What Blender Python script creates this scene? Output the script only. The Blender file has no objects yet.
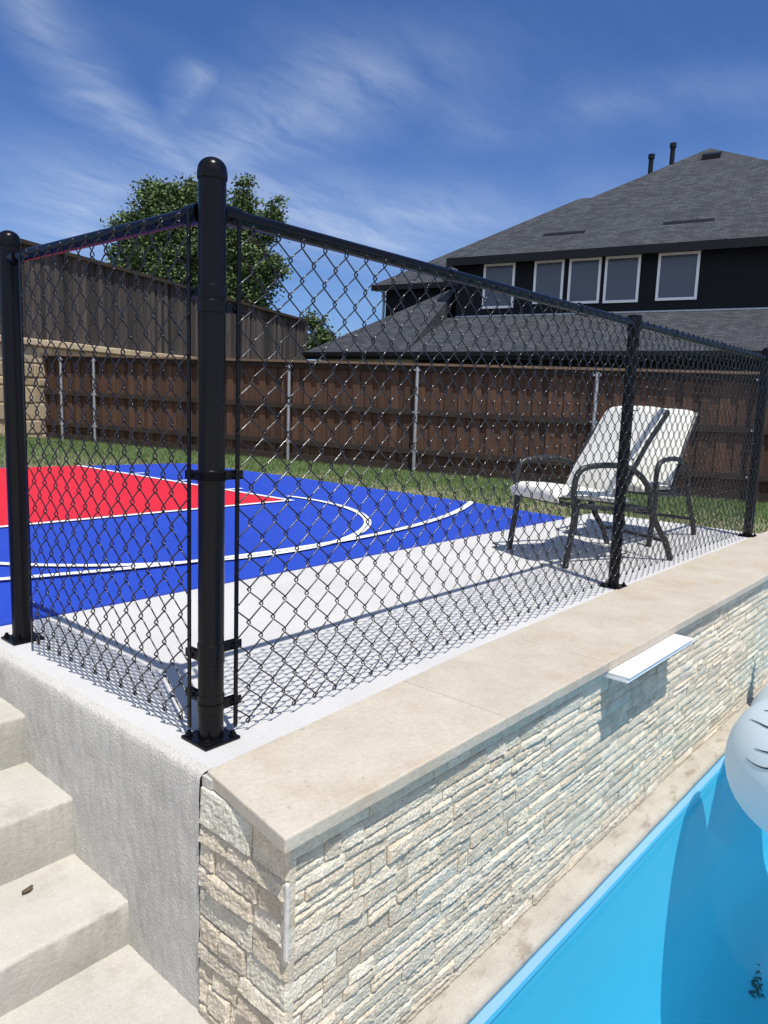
import bpy, math, random
from mathutils import Vector, Matrix, noise
rnd = random.Random(7)
D = bpy.data
S = bpy.context.scene
COL = S.collection
PI = math.pi

# ------------------------------------------------------------------ camera
cam_d = D.cameras.new('camera')
cam = D.objects.new('camera', cam_d)
COL.objects.link(cam)
cr, cu, cf = Vector((0.659, -0.752, 0.036)), Vector((0.085, 0.121, 0.989)), Vector((0.748, 0.648, -0.143))
cf.normalize(); cr = (cr - cf * cr.dot(cf)).normalized(); cu = cr.cross(cf)
m = Matrix((cr, cu, -cf)).transposed().to_4x4()
m.translation = Vector((-0.99544, -1.38976, 0.80073))
cam.matrix_world = m
cam_d.sensor_fit = 'VERTICAL'
cam_d.sensor_height = 24
cam_d.lens = 738.25 / 1024 * 24
cam_d.clip_start = 0.05
cam_d.clip_end = 3000
S.camera = cam

# ------------------------------------------------------------------ light
TO_SUN = Vector((-0.147, -0.347, 0.926)).normalized()
w = D.worlds.new('World'); S.world = w; w.use_nodes = True
nt = w.node_tree
for n in list(nt.nodes): nt.nodes.remove(n)
def N(tree, typ, **kw):
    n = tree.nodes.new(typ)
    for k, v in kw.items(): setattr(n, k, v)
    return n
def build_world():
    L = nt.links.new
    out = N(nt, 'ShaderNodeOutputWorld'); bg = N(nt, 'ShaderNodeBackground')
    sky = N(nt, 'ShaderNodeTexSky'); sky.sky_type = 'NISHITA'; sky.sun_disc = False
    sky.sun_elevation = math.asin(TO_SUN.z); sky.sun_rotation = math.atan2(TO_SUN.x, TO_SUN.y)
    sky.altitude = 0; sky.air_density = 1.0; sky.dust_density = 0.55; sky.ozone_density = 5.0
    bg.inputs['Strength'].default_value = 0.10
    tc = N(nt, 'ShaderNodeTexCoord')
    sep = N(nt, 'ShaderNodeSeparateXYZ'); L(tc.outputs['Generated'], sep.inputs[0])
    def math_(op, a, b=None, c=None, clamp=False):
        n = N(nt, 'ShaderNodeMath', operation=op); n.use_clamp = clamp
        for i, v in enumerate((a, b, c)):
            if v is None: continue
            if isinstance(v, (int, float)): n.inputs[i].default_value = v
            else: L(v, n.inputs[i])
        return n.outputs[0]
    def vm(op, a, b=None, out=0):
        n = N(nt, 'ShaderNodeVectorMath', operation=op)
        for i, v in enumerate((a, b)):
            if v is None: continue
            if isinstance(v, (tuple, list)): n.inputs[i].default_value = v
            else: L(v, n.inputs[i])
        return n.outputs[out]
    zz = math_('ADD', math_('MAXIMUM', sep.outputs[2], 0.0), 0.1)
    cx = math_('DIVIDE', sep.outputs[0], zz); cy = math_('DIVIDE', sep.outputs[1], zz)
    comb = N(nt, 'ShaderNodeCombineXYZ'); L(cx, comb.inputs[0]); L(cy, comb.inputs[1])
    P0 = comb.outputs[0]
    def noise_(vec, scale, detail=6, rough=.6, out='Fac'):
        n = N(nt, 'ShaderNodeTexNoise'); n.inputs['Scale'].default_value = scale
        n.inputs['Detail'].default_value = detail; n.inputs['Roughness'].default_value = rough
        L(vec, n.inputs['Vector']); return n.outputs[out]
    warp = vm('SCALE', vm('SUBTRACT', noise_(P0, 2.2, 4, .55, 'Color'), (.5, .5, .5)))
    warp.node.inputs['Scale'].default_value = .20
    P = vm('ADD', P0, warp)
    total = None
    segs = [((.70, 1.62), (1.03, 1.97), .085, .75), ((1.03, 1.97), (1.48, 2.14), .10, .95), ((1.48, 2.14), (1.78, 2.28), .17, .7),
            ((1.50, 2.0), (1.39, 1.40), .24, .78), ((1.10, 1.66), (1.26, 1.95), .06, .5), ((1.65, 2.25), (2.3, 2.15), .42, .9),
            ((1.55, 3.1), (1.35, 2.5), .33, .72), ((2.1, 2.1), (2.3, 1.7), .30, .62), ((1.44, 1.10), (1.80, 1.25), .15, .32), ((2.4, 1.6), (2.7, .9), .3, .3), ((1.85, .98), (1.95, .65), .14, .28)]
    for a, b, wd, amp in segs:
        A = (a[0], a[1], 0); AB = (b[0] - a[0], b[1] - a[1], 0); l2 = AB[0] ** 2 + AB[1] ** 2
        d = vm('SUBTRACT', P, A)
        t = math_('DIVIDE', vm('DOT_PRODUCT', d, AB, 1), l2, clamp=True)
        sc = N(nt, 'ShaderNodeVectorMath', operation='SCALE'); sc.inputs[0].default_value = AB; L(t, sc.inputs['Scale'])
        dist = vm('LENGTH', vm('SUBTRACT', d, sc.outputs[0]), None, 1)
        v = math_('MULTIPLY', math_('POWER', math_('SUBTRACT', 1.0, math_('DIVIDE', dist, wd * 1.6), clamp=True), 1.5), amp)
        total = v if total is None else math_('MAXIMUM', total, v)
    # wispy texture, stretched along the streaks
    mp = N(nt, 'ShaderNodeMapping'); mp.inputs['Rotation'].default_value = (0, 0, math.radians(-50)); mp.inputs['Scale'].default_value = (.9, 3.0, 1)
    L(P, mp.inputs[0])
    tex = noise_(mp.outputs[0], 2.6, 9, .66)
    tex = math_('MULTIPLY_ADD', tex, 1.9, -.40, clamp=True)
    base = math_('MULTIPLY', math_('MULTIPLY_ADD', noise_(mp.outputs[0], 1.1, 5, .6), 2.2, -.95, clamp=True), .10)
    cover = math_('ADD', math_('MULTIPLY', total, tex), base, clamp=True)
    # air near the horizon is paler
    hz = N(nt, 'ShaderNodeMapRange'); hz.interpolation_type = 'SMOOTHSTEP'; hz.inputs[1].default_value = .42; hz.inputs[2].default_value = .12; hz.inputs[3].default_value = 0; hz.inputs[4].default_value = .22; L(sep.outputs[2], hz.inputs[0])
    hz2 = math_('MULTIPLY', hz.outputs[0], math_('MULTIPLY_ADD', noise_(P0, .9, 4, .6), 2.4, -.5, clamp=True))
    cover = math_('MULTIPLY', math_('ADD', cover, hz2, clamp=True), .62)
    # a thin bright veil of cloud added out of view behind the viewpoint, to keep the fill light neutral
    back = vm('DOT_PRODUCT', tc.outputs['Generated'], (.62, .54, .30), 1)
    fill_veil = N(nt, 'ShaderNodeMapRange'); fill_veil.interpolation_type = 'SMOOTHSTEP'
    fill_veil.inputs[1].default_value = .42; fill_veil.inputs[2].default_value = -.15; fill_veil.inputs[3].default_value = 0; fill_veil.inputs[4].default_value = .62; L(back, fill_veil.inputs[0])
    cover = math_('MAXIMUM', cover, fill_veil.outputs[0])
    mix = N(nt, 'ShaderNodeMix', data_type='RGBA'); L(cover, mix.inputs[0])
    hs = N(nt, 'ShaderNodeHueSaturation'); hs.inputs['Saturation'].default_value = 1.0; hs.inputs['Value'].default_value = 1.0
    tn = N(nt, 'ShaderNodeMix', data_type='RGBA', blend_type='MULTIPLY'); tn.inputs[0].default_value = 1; tn.inputs[7].default_value = (.39, .57, .86, 1)
    L(sky.outputs[0], tn.inputs[6]); L(tn.outputs[2], hs.inputs['Color'])
    L(hs.outputs[0], mix.inputs[6]); mix.inputs[7].default_value = (5.2, 5.9, 7.2, 1)
    L(mix.outputs[2], bg.inputs[0]); L(bg.outputs[0], out.inputs[0])
build_world()

sun_d = D.lights.new('sun', 'SUN'); sun_d.energy = 4.0; sun_d.angle = math.radians(.55); sun_d.color = (1, .965, .90)
sun = D.objects.new('sun', sun_d); COL.objects.link(sun)
sun.rotation_euler = (-TO_SUN).to_track_quat('-Z', 'Y').to_euler()
S.view_settings.view_transform = 'Standard'; S.view_settings.look = 'None'
S.view_settings.exposure = 0.45; S.view_settings.gamma = 1; S.view_settings.use_curve_mapping = False
try:
    S.cycles.max_bounces = 8; S.cycles.transparent_max_bounces = 12; S.cycles.caustics_reflective = False
except Exception: pass

# ------------------------------------------------------------------ helpers
class MB:
    def __init__(s): s.v = []; s.f = []; s.uv = {}
    def quad(s, *pts, uv=None):
        i = len(s.v); s.v += [tuple(p) for p in pts]; s.f.append(tuple(range(i, i + len(pts))))
        if uv: s.uv[len(s.f) - 1] = uv
    def box(s, lo, hi, M=None):
        x0, y0, z0 = lo; x1, y1, z1 = hi; i = len(s.v)
        c = [(x0, y0, z0), (x1, y0, z0), (x1, y1, z0), (x0, y1, z0), (x0, y0, z1), (x1, y0, z1), (x1, y1, z1), (x0, y1, z1)]
        s.v += [tuple(M @ Vector(p)) if M else p for p in c]
        for f in ((0, 3, 2, 1), (4, 5, 6, 7), (0, 1, 5, 4), (1, 2, 6, 5), (2, 3, 7, 6), (3, 0, 4, 7)): s.f.append(tuple(i + k for k in f))
    def tube(s, path, r, n=8, caps=True, ref=None):
        path = [Vector(p) for p in path]; rings = []; k = len(path)
        rr = r if isinstance(r, (list, tuple)) else [r] * k
        up = Vector(ref) if ref else None
        for j, p in enumerate(path):
            t = (path[min(j + 1, k - 1)] - path[max(j - 1, 0)]).normalized()
            if up is None: up = Vector((0, 0, 1)) if abs(t.z) < .9 else Vector((1, 0, 0))
            a = (up - t * up.dot(t))
            if a.length < 1e-5: a = t.orthogonal()
            a.normalize(); b = t.cross(a); up = a
            i = len(s.v)
            for q in range(n):
                an = 2 * PI * q / n
                s.v.append(tuple(p + (a * math.cos(an) + b * math.sin(an)) * rr[j]))
            rings.append(i)
        for j in range(k - 1):
            for q in range(n):
                s.f.append((rings[j] + q, rings[j] + (q + 1) % n, rings[j + 1] + (q + 1) % n, rings[j + 1] + q))
        if caps:
            s.f.append(tuple(rings[0] + q for q in range(n))[::-1]); s.f.append(tuple(rings[-1] + q for q in range(n)))
    def lathe(s, prof, c=(0, 0, 0), n=24):
        rings = []
        for r, z in prof:
            i = len(s.v); rings.append(i)
            for q in range(n):
                a = 2 * PI * q / n; s.v.append((c[0] + r * math.cos(a), c[1] + r * math.sin(a), c[2] + z))
        for j in range(len(prof) - 1):
            for q in range(n):
                s.f.append((rings[j] + q, rings[j] + (q + 1) % n, rings[j + 1] + (q + 1) % n, rings[j + 1] + q))
        s.f.append(tuple(rings[0] + q for q in range(n))[::-1]); s.f.append(tuple(rings[-1] + q for q in range(n)))
    def grid(s, fn, nu, nv):
        i = len(s.v)
        for a in range(nu + 1):
            for b in range(nv + 1): s.v.append(tuple(fn(a / nu, b / nv)))
        for a in range(nu):
            for b in range(nv):
                q = i + a * (nv + 1) + b; s.f.append((q, q + nv + 1, q + nv + 2, q + 1))
    def build(s, name, mat, parent=None, smooth=False, bevel=0, seg=2, weld=False):
        me = D.meshes.new(name); me.from_pydata(s.v, [], s.f); me.update()
        if s.uv:
            uvl = me.uv_layers.new(name='UVMap')
            for fi, uv in s.uv.items():
                for li, co in zip(me.polygons[fi].loop_indices, uv): uvl.data[li].uv = co
        o = D.objects.new(name, me); COL.objects.link(o)
        if mat: me.materials.append(mat)
        if smooth:
            for p in me.polygons: p.use_smooth = True
            if smooth != 'all':
                me.set_sharp_from_angle(angle=math.radians(40))
        if bevel:
            b = o.modifiers.new('bevel', 'BEVEL'); b.width = bevel; b.segments = seg; b.limit_method = 'ANGLE'; b.angle_limit = math.radians(35)
        if parent:
            o.parent = parent; o.matrix_parent_inverse = parent.matrix_basis.inverted()
        return o
def tag(o, label, cat, group=None, kind=None):
    if label: o['label'] = label
    if cat: o['category'] = cat
    if group: o['group'] = group
    if kind: o['kind'] = kind
    return o
def thing(name, label, cat, loc=(0, 0, 0), rz=0, group=None):
    o = D.objects.new(name, None); COL.objects.link(o); o.location = loc; o.rotation_euler = (0, 0, rz); o.empty_display_size = .1
    o.matrix_basis = Matrix.LocRotScale(Vector(loc), Matrix.Rotation(rz, 3, 'Z'), None)
    return tag(o, label, cat, group)
def struct(o): o['kind'] = 'structure'; return o

# ------------------------------------------------------------------ materials
def material(name, base, rough=.6, var=None, scale=8, bump=0, bscale=60, metallic=0, coat=0, spec=.5, island=0, detail=6, stretch=None, fine=0, fscale=150):
    """base colour varied by noise (var = second colour), per-piece value change (island), bump from noise"""
    mt = D.materials.new(name); mt.use_nodes = True; t = mt.node_tree; L = t.links.new
    b = t.nodes['Principled BSDF']
    b.inputs['Roughness'].default_value = rough; b.inputs['Metallic'].default_value = metallic
    b.inputs['Coat Weight'].default_value = coat; b.inputs['Coat Roughness'].default_value = .12
    b.inputs['Specular IOR Level'].default_value = spec
    tc = N(t, 'ShaderNodeTexCoord'); vec = tc.outputs['Object']
    if stretch:
        mp = N(t, 'ShaderNodeMapping'); mp.inputs['Scale'].default_value = stretch; L(vec, mp.inputs[0]); vec = mp.outputs[0]
    col = None
    rgb = N(t, 'ShaderNodeRGB'); rgb.outputs[0].default_value = (*base, 1); col = rgb.outputs[0]
    if var:
        n = N(t, 'ShaderNodeTexNoise'); n.inputs['Scale'].default_value = scale; n.inputs['Detail'].default_value = detail; n.inputs['Roughness'].default_value = .65
        L(vec, n.inputs['Vector'])
        r = N(t, 'ShaderNodeMapRange'); r.inputs[1].default_value = .35; r.inputs[2].default_value = .68; L(n.outputs['Fac'], r.inputs[0])
        mx = N(t, 'ShaderNodeMix', data_type='RGBA'); L(r.outputs[0], mx.inputs[0]); L(col, mx.inputs[6]); mx.inputs[7].default_value = (*var, 1); col = mx.outputs[2]
    if fine:
        n = N(t, 'ShaderNodeTexNoise'); n.inputs['Scale'].default_value = fscale; n.inputs['Detail'].default_value = 3
        L(vec, n.inputs['Vector'])
        r = N(t, 'ShaderNodeMapRange'); r.inputs[1].default_value = .3; r.inputs[2].default_value = .7; r.inputs[3].default_value = 1 - fine; r.inputs[4].default_value = 1 + fine
        L(n.outputs['Fac'], r.inputs[0])
        h = N(t, 'ShaderNodeHueSaturation'); L(col, h.inputs['Color']); L(r.outputs[0], h.inputs['Value']); col = h.outputs[0]
    if island:
        g = N(t, 'ShaderNodeNewGeometry')
        r = N(t, 'ShaderNodeMapRange'); r.inputs[3].default_value = 1 - island; r.inputs[4].default_value = 1 + island
        L(g.outputs['Random Per Island'], r.inputs[0])
        h = N(t, 'ShaderNodeHueSaturation'); L(col, h.inputs['Color']); L(r.outputs[0], h.inputs['Value']); col = h.outputs[0]
    L(col, b.inputs['Base Color'])
    if bump:
        n = N(t, 'ShaderNodeTexNoise'); n.inputs['Scale'].default_value = bscale; n.inputs['Detail'].default_value = 7; n.inputs['Roughness'].default_value = .6
        L(vec, n.inputs['Vector'])
        bp = N(t, 'ShaderNodeBump'); bp.inputs['Strength'].default_value = bump; bp.inputs['Distance'].default_value = .01
        L(n.outputs['Fac'], bp.inputs['Height']); L(bp.outputs[0], b.inputs['Normal'])
    return mt
M_black = material('black_powder_coat', (.004, .004, .0055), .24, coat=.0, spec=.18, bump=.05, bscale=220)
M_wire = material('black_vinyl_wire', (.005, .005, .006), .20, coat=.0, spec=.5)
M_slab = material('white_concrete', (.525, .515, .50), .85, var=(.465, .455, .44), scale=1.7, bump=.25, bscale=90, fine=.05)
M_step = material('step_concrete', (.45, .43, .385), .9, var=(.385, .365, .325), scale=5, bump=.28, bscale=70, fine=.09, fscale=260)
M_stucco = material('grey_stucco', (.57, .55, .505), .95, var=(.485, .465, .425), scale=4, bump=.75, bscale=130, fine=.14, fscale=320)
M_coping = material('travertine', (.48, .435, .36), .68, var=(.42, .365, .29), scale=5, bump=.3, bscale=60, fine=.06, fscale=120, island=.05)
M_ledger = material('split_travertine', (.76, .70, .585), .92, var=(.59, .53, .425), scale=22, bump=1.0, bscale=150, island=.16, fine=.12, fscale=200)
def _stone_mix(mt):
    t = mt.node_tree; L = t.links.new; b = t.nodes['Principled BSDF']
    old = b.inputs['Base Color'].links[0].from_socket
    g = N(t, 'ShaderNodeNewGeometry'); m1 = N(t, 'ShaderNodeMath', operation='MULTIPLY'); m1.inputs[1].default_value = 17.31; L(g.outputs['Random Per Island'], m1.inputs[0])
    m2 = N(t, 'ShaderNodeMath', operation='FRACT'); L(m1.outputs[0], m2.inputs[0])
    rp = N(t, 'ShaderNodeValToRGB'); rp.color_ramp.interpolation = 'LINEAR'
    e = rp.color_ramp.elements; e[0].color = (1.0, 1.0, 1.0, 1); e[1].color = (.88, .95, .98, 1)  # last stop puts the pool's bluish reflected tint into some stones
    for p_, c_ in ((.25, (1.04, .94, .82)), (.45, (.92, .92, .90)), (.62, (1.05, 1.0, .92)), (.8, (.95, .86, .74))):
        q = e.new(p_); q.color = (*c_, 1)
    L(m2.outputs[0], rp.inputs[0])
    mx = N(t, 'ShaderNodeMix', data_type='RGBA', blend_type='MULTIPLY'); mx.inputs[0].default_value = .6; L(old, mx.inputs[6]); L(rp.outputs[0], mx.inputs[7]); L(mx.outputs[2], b.inputs['Base Color'])
_stone_mix(M_ledger)
M_grout = material('pale_grout', (.60, .58, .53), .95, var=(.45, .43, .39), scale=20, bump=.4)
M_ledge = material('pool_edge_stone', (.43, .395, .335), .8, var=(.345, .31, .26), scale=7, bump=.25, bscale=70, fine=.08)
M_blue = material('blue_court_tile', (.011, .046, .375), .55, var=(.014, .054, .42), scale=.8)
M_red = material('red_court_tile', (.56, .008, .020), .55, var=(.61, .011, .025), scale=.8)
M_line = material('white_court_paint', (.72, .74, .76), .6)
M_white = material('white_plastic', (.82, .83, .85), .35)
M_cedar = material('brown_cedar', (.100, .050, .029), .85, var=(.056, .028, .017), scale=3, stretch=(6, 6, .7), island=.35, bump=.3, bscale=20)
M_grey_wood = material('weathered_wood', (.068, .057, .052), .9, var=(.022, .018, .017), scale=4, stretch=(7, 7, .35), island=.75, bump=.3, bscale=20)
M_dark_wood = material('dark_wood', (.040, .026, .018), .9, var=(.022, .015, .011), scale=3)
M_cap = material('fence_cap_wood', (.20, .13, .085), .85, var=(.13, .085, .055), scale=3)
M_galv = material('galvanised_steel', (.46, .47, .50), .38, metallic=.6, var=(.36, .37, .40), scale=8)
M_lime = material('cream_limestone', (.50, .41, .28), .9, var=(.40, .31, .19), scale=2.2, bump=.6, bscale=25, island=.18)
M_siding = material('black_siding', (.0045, .006, .009), .7, var=(.0035, .0045, .007), scale=2, spec=.25)
def add_laps(mt, pitch):
    t = mt.node_tree; L = t.links.new; b = t.nodes['Principled BSDF']; tc = N(t, 'ShaderNodeTexCoord'); sp = N(t, 'ShaderNodeSeparateXYZ'); L(tc.outputs['Object'], sp.inputs[0])
    m1 = N(t, 'ShaderNodeMath', operation='DIVIDE'); m1.inputs[1].default_value = pitch; L(sp.outputs[2], m1.inputs[0]); m2 = N(t, 'ShaderNodeMath', operation='FRACT'); L(m1.outputs[0], m2.inputs[0])
    bp = N(t, 'ShaderNodeBump'); bp.invert = True; bp.inputs['Strength'].default_value = 1; bp.inputs['Distance'].default_value = .02; L(m2.outputs[0], bp.inputs['Height']); L(bp.outputs[0], b.inputs['Normal'])
add_laps(M_siding, .18)
M_trim = material('black_trim', (.0035, .0045, .0065), .5, spec=.25)
M_grey_siding = material('grey_siding', (.30, .31, .32), .8, var=(.24, .25, .26), scale=2)
M_chair = material('dark_bronze_metal', (.020, .021, .021), .45, metallic=.2, var=(.028, .027, .026), scale=12)
M_cushion = material('cream_cushion', (.70, .69, .63), .9, var=(.60, .585, .52), scale=6, bump=.3, bscale=90)
M_vinyl = material('white_vinyl', (.72, .78, .81), .45, spec=.35, bump=.04, bscale=5)
def _translucent(mt, fac):
    t = mt.node_tree; L = t.links.new; b = t.nodes['Principled BSDF']; tr = N(t, 'ShaderNodeBsdfTranslucent'); tr.inputs[0].default_value = (.84, .89, .92, 1)
    mx = N(t, 'ShaderNodeMixShader'); mx.inputs[0].default_value = fac; L(b.outputs[0], mx.inputs[1]); L(tr.outputs[0], mx.inputs[2]); L(mx.outputs[0], t.nodes['Material Output'].inputs[0])
_translucent(M_vinyl, .42)
M_ink = material('black_print', (.012, .014, .018), .4)
M_leafbrown = material('dry_leaf', (.10, .075, .05), .8, var=(.06, .045, .03), scale=30)
M_bark = material('bark', (.09, .07, .05), .95, var=(.05, .04, .03), scale=6, bump=.6, bscale=15)

def add_holes(mt, scale=55, thr=.30, depth=.5):
    """small pits, as in travertine"""
    t = mt.node_tree; L = t.links.new; b = t.nodes['Principled BSDF']
    tc = N(t, 'ShaderNodeTexCoord')
    v = N(t, 'ShaderNodeTexNoise'); v.inputs['Scale'].default_value = scale; v.inputs['Detail'].default_value = 4; v.inputs['Roughness'].default_value = .7
    L(tc.outputs['Object'], v.inputs['Vector'])
    r = N(t, 'ShaderNodeMapRange'); r.inputs[1].default_value = thr; r.inputs[2].default_value = thr + .06; L(v.outputs['Fac'], r.inputs[0])
    old = b.inputs['Base Color'].links[0].from_socket
    mx = N(t, 'ShaderNodeMix', data_type='RGBA', blend_type='MULTIPLY'); mx.inputs[0].default_value = depth
    L(old, mx.inputs[6]); L(r.outputs[0], mx.inputs[7]); L(mx.outputs[2], b.inputs['Base Color'])
add_holes(M_coping, 75, .31, .30); add_holes(M_step, 80, .28, .35); add_holes(M_ledge, 60, .28, .25); add_holes(M_ledger, 150, .33, .25)
def add_stain(mt, scale, lo, hi, amount, stretch=(1, 1, 1), tint=(.6, .55, .48)):
    t = mt.node_tree; L = t.links.new; b = t.nodes['Principled BSDF']; tc = N(t, 'ShaderNodeTexCoord'); mp = N(t, 'ShaderNodeMapping'); mp.inputs['Scale'].default_value = stretch; mp.inputs['Location'].default_value = (3.1, 1.7, .4)
    n = N(t, 'ShaderNodeTexNoise'); n.inputs['Scale'].default_value = scale; n.inputs['Detail'].default_value = 8; n.inputs['Roughness'].default_value = .7; L(tc.outputs['Object'], mp.inputs[0]); L(mp.outputs[0], n.inputs['Vector'])
    r = N(t, 'ShaderNodeMapRange'); r.inputs[1].default_value = lo; r.inputs[2].default_value = hi; r.inputs[4].default_value = amount; L(n.outputs['Fac'], r.inputs[0])
    old = b.inputs['Base Color'].links[0].from_socket
    mx = N(t, 'ShaderNodeMix', data_type='RGBA', blend_type='MULTIPLY'); L(r.outputs[0], mx.inputs[0]); L(old, mx.inputs[6]); mx.inputs[7].default_value = (*tint, 1); L(mx.outputs[2], b.inputs['Base Color'])
add_stain(M_blue, 5, .50, .75, .5, (1, 1, 1), (1.9, 1.35, 1.06)); add_stain(M_red, 5, .50, .75, .5, (1, 1, 1), (1.08, 1.9, 1.5)); add_stain(M_blue, 60, .69, .72, .6, (1, 1, 1), (4, 3, 1.4))
add_stain(M_coping, 3.0, .52, .70, .55, (1, 1, 1), (.86, .74, .60)); add_stain(M_step, 6, .55, .72, .55); add_stain(M_slab, 1.3, .52, .72, .4, (1, 1, 1), (.80, .78, .74)); add_stain(M_slab, 22, .62, .70, .35, (1, 1, 1), (.7, .68, .64))
add_stain(M_ledge, 9, .52, .66, .75, (1, 2, 1), (.55, .48, .40)); add_stain(M_stucco, 5, .5, .7, .45, (1, 2, 1), (.78, .76, .72)); add_stain(M_step, 90, .66, .70, .6, (1, 1, 1), (.45, .40, .33)); add_stain(M_coping, 60, .66, .71, .5, (1, 1, 1), (.6, .52, .42))

def shingle_material():
    mt = D.materials.new('grey_shingles'); mt.use_nodes = True; t = mt.node_tree; L = t.links.new
    b = t.nodes['Principled BSDF']; b.inputs['Roughness'].default_value = .92
    uv = N(t, 'ShaderNodeUVMap')
    br = N(t, 'ShaderNodeTexBrick'); br.offset = .37; br.squash = 1
    br.inputs['Scale'].default_value = 1; br.inputs['Brick Width'].default_value = .26; br.inputs['Row Height'].default_value = .13
    br.inputs['Mortar Size'].default_value = .012; br.inputs['Mortar Smooth'].default_value = .3; br.inputs['Bias'].default_value = 0
    br.inputs['Color1'].default_value = (.020, .023, .030, 1); br.inputs['Color2'].default_value = (.050, .054, .064, 1); br.inputs['Mortar'].default_value = (.016, .017, .02, 1)
    L(uv.outputs[0], br.inputs['Vector'])
    n = N(t, 'ShaderNodeTexNoise'); n.inputs['Scale'].default_value = 1.6; n.inputs['Detail'].default_value = 9; n.inputs['Roughness'].default_value = .75; L(uv.outputs[0], n.inputs['Vector'])
    r = N(t, 'ShaderNodeMapRange'); r.inputs[1].default_value = .3; r.inputs[2].default_value = .7; r.inputs[3].default_value = .65; r.inputs[4].default_value = 1.3; L(n.outputs['Fac'], r.inputs[0])
    h = N(t, 'ShaderNodeHueSaturation'); L(br.outputs['Color'], h.inputs['Color']); L(r.outputs[0], h.inputs['Value']); L(h.outputs[0], b.inputs['Base Color'])
    bp = N(t, 'ShaderNodeBump'); bp.inputs['Strength'].default_value = .6; bp.inputs['Distance'].default_value = .02
    L(br.outputs['Fac'], bp.inputs['Height']); bp.invert = True; L(bp.outputs[0], b.inputs['Normal'])
    return mt
M_shingle = shingle_material()
def glass_material():
    mt = D.materials.new('screened_glass'); mt.use_nodes = True; b = mt.node_tree.nodes['Principled BSDF']
    b.inputs['Base Color'].default_value = (.060, .076, .110, 1); b.inputs['Roughness'].default_value = .2; b.inputs['Specular IOR Level'].default_value = .6
    return mt
M_glass = glass_material()
def grass_material(name, c1, c2, c3):
    mt = D.materials.new(name); mt.use_nodes = True; t = mt.node_tree; L = t.links.new; b = t.nodes['Principled BSDF']; b.inputs['Roughness'].default_value = .8
    g = N(t, 'ShaderNodeNewGeometry'); cr_ = N(t, 'ShaderNodeValToRGB')
    cr_.color_ramp.elements[0].color = (*c1, 1); cr_.color_ramp.elements[1].color = (*c2, 1)
    e = cr_.color_ramp.elements.new(.55); e.color = (*c3, 1)
    L(g.outputs['Random Per Island'], cr_.inputs[0]); L(cr_.outputs[0], b.inputs['Base Color'])
    return mt
M_blade = grass_material('grass_blades', (.060, .125, .032), (.22, .215, .095), (.098, .175, .048))
M_leaf = grass_material('tree_leaves', (.036, .066, .024), (.15, .21, .065), (.072, .115, .038))
M_lawn = material('lawn_soil', (.12, .125, .055), .95, var=(.23, .20, .12), scale=1.3, bump=.8, bscale=30, fine=.3, fscale=40)
M_deck = material('pool_deck_concrete', (.52, .48, .42), .9, var=(.44, .41, .36), scale=3, bump=.4, fine=.08)
def pool_material():
    mt = material('pool_plaster', (.31, .62, .78), .7, var=(.29, .60, .76), scale=1.1)
    return mt
M_pool = pool_material()
M_pooltile = material('pale_blue_pool_band', (.52, .72, .92), .5, var=(.48, .69, .90), scale=4)
def water_material():
    mt = D.materials.new('pool_water'); mt.use_nodes = True; t = mt.node_tree; L = t.links.new
    t.nodes.remove(t.nodes['Principled BSDF'])
    tr = N(t, 'ShaderNodeBsdfTransparent'); tr.inputs[0].default_value = (.46, .90, .985, 1)
    gl = N(t, 'ShaderNodeBsdfGlossy'); gl.inputs['Roughness'].default_value = .10
    fr = N(t, 'ShaderNodeFresnel'); fr.inputs['IOR'].default_value = 1.33
    tc = N(t, 'ShaderNodeTexCoord'); n = N(t, 'ShaderNodeTexNoise'); n.inputs['Scale'].default_value = 2.5; n.inputs['Detail'].default_value = 2
    L(tc.outputs['Object'], n.inputs['Vector'])
    bp = N(t, 'ShaderNodeBump'); bp.inputs['Strength'].default_value = .30; bp.inputs['Distance'].default_value = .02
    L(n.outputs['Fac'], bp.inputs['Height']); L(bp.outputs[0], gl.inputs['Normal']); L(bp.outputs[0], fr.inputs['Normal'])
    df = N(t, 'ShaderNodeBsdfDiffuse'); df.inputs[0].default_value = (.02, .48, .74, 1)      # light scattered back by the water itself
    tb = N(t, 'ShaderNodeMixShader'); tb.inputs[0].default_value = .025; L(tr.outputs[0], tb.inputs[1]); L(df.outputs[0], tb.inputs[2])
    mx = N(t, 'ShaderNodeMixShader'); L(fr.outputs[0], mx.inputs[0]); L(tb.outputs[0], mx.inputs[1]); L(gl.outputs[0], mx.inputs[2])
    L(mx.outputs[0], t.nodes['Material Output'].inputs[0])
    return mt
M_water = water_material()

# ------------------------------------------------------------------ ground, patio, court
def poly_prism(name, pts, z0, z1, mat, parent=None, bevel=0, smooth=False):
    b = MB(); n = len(pts)
    b.v = [(x, y, z0) for x, y in pts] + [(x, y, z1) for x, y in pts]
    b.f = [tuple(range(n))[::-1], tuple(range(n, 2 * n))] + [(i, (i + 1) % n, n + (i + 1) % n, n + i) for i in range(n)]
    return b.build(name, mat, parent, bevel=bevel, smooth=smooth)
JOINT = [(-.088, -.128), (1.0, -.062), (2.2, -.034), (4.62, -.030)]          # back edge of the coping
struct(poly_prism('patio', JOINT + [(4.62, 1.212), (-6, 1.212), (-6, 1.02), (-.088, 1.02)], -.30, 0, M_slab))
FENCE_A, FENCE_D = Vector((10.36, 1.39)), Vector((-.281, .960)).normalized()  # line of the brown fence
def lawn_z(x, y):
    # falls gently from the court to the brown fence
    s = (Vector((x, y)) - FENCE_A).dot(FENCE_D)
    zf = -.41 + .19 * max(0, min(1, s / 14.0))
    c = FENCE_A + FENCE_D * s
    k = max(0, min(1, (x - 4.2) / max(.5, c.x - 4.2)))
    return -.035 + (zf + .035) * k
b = MB()
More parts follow.
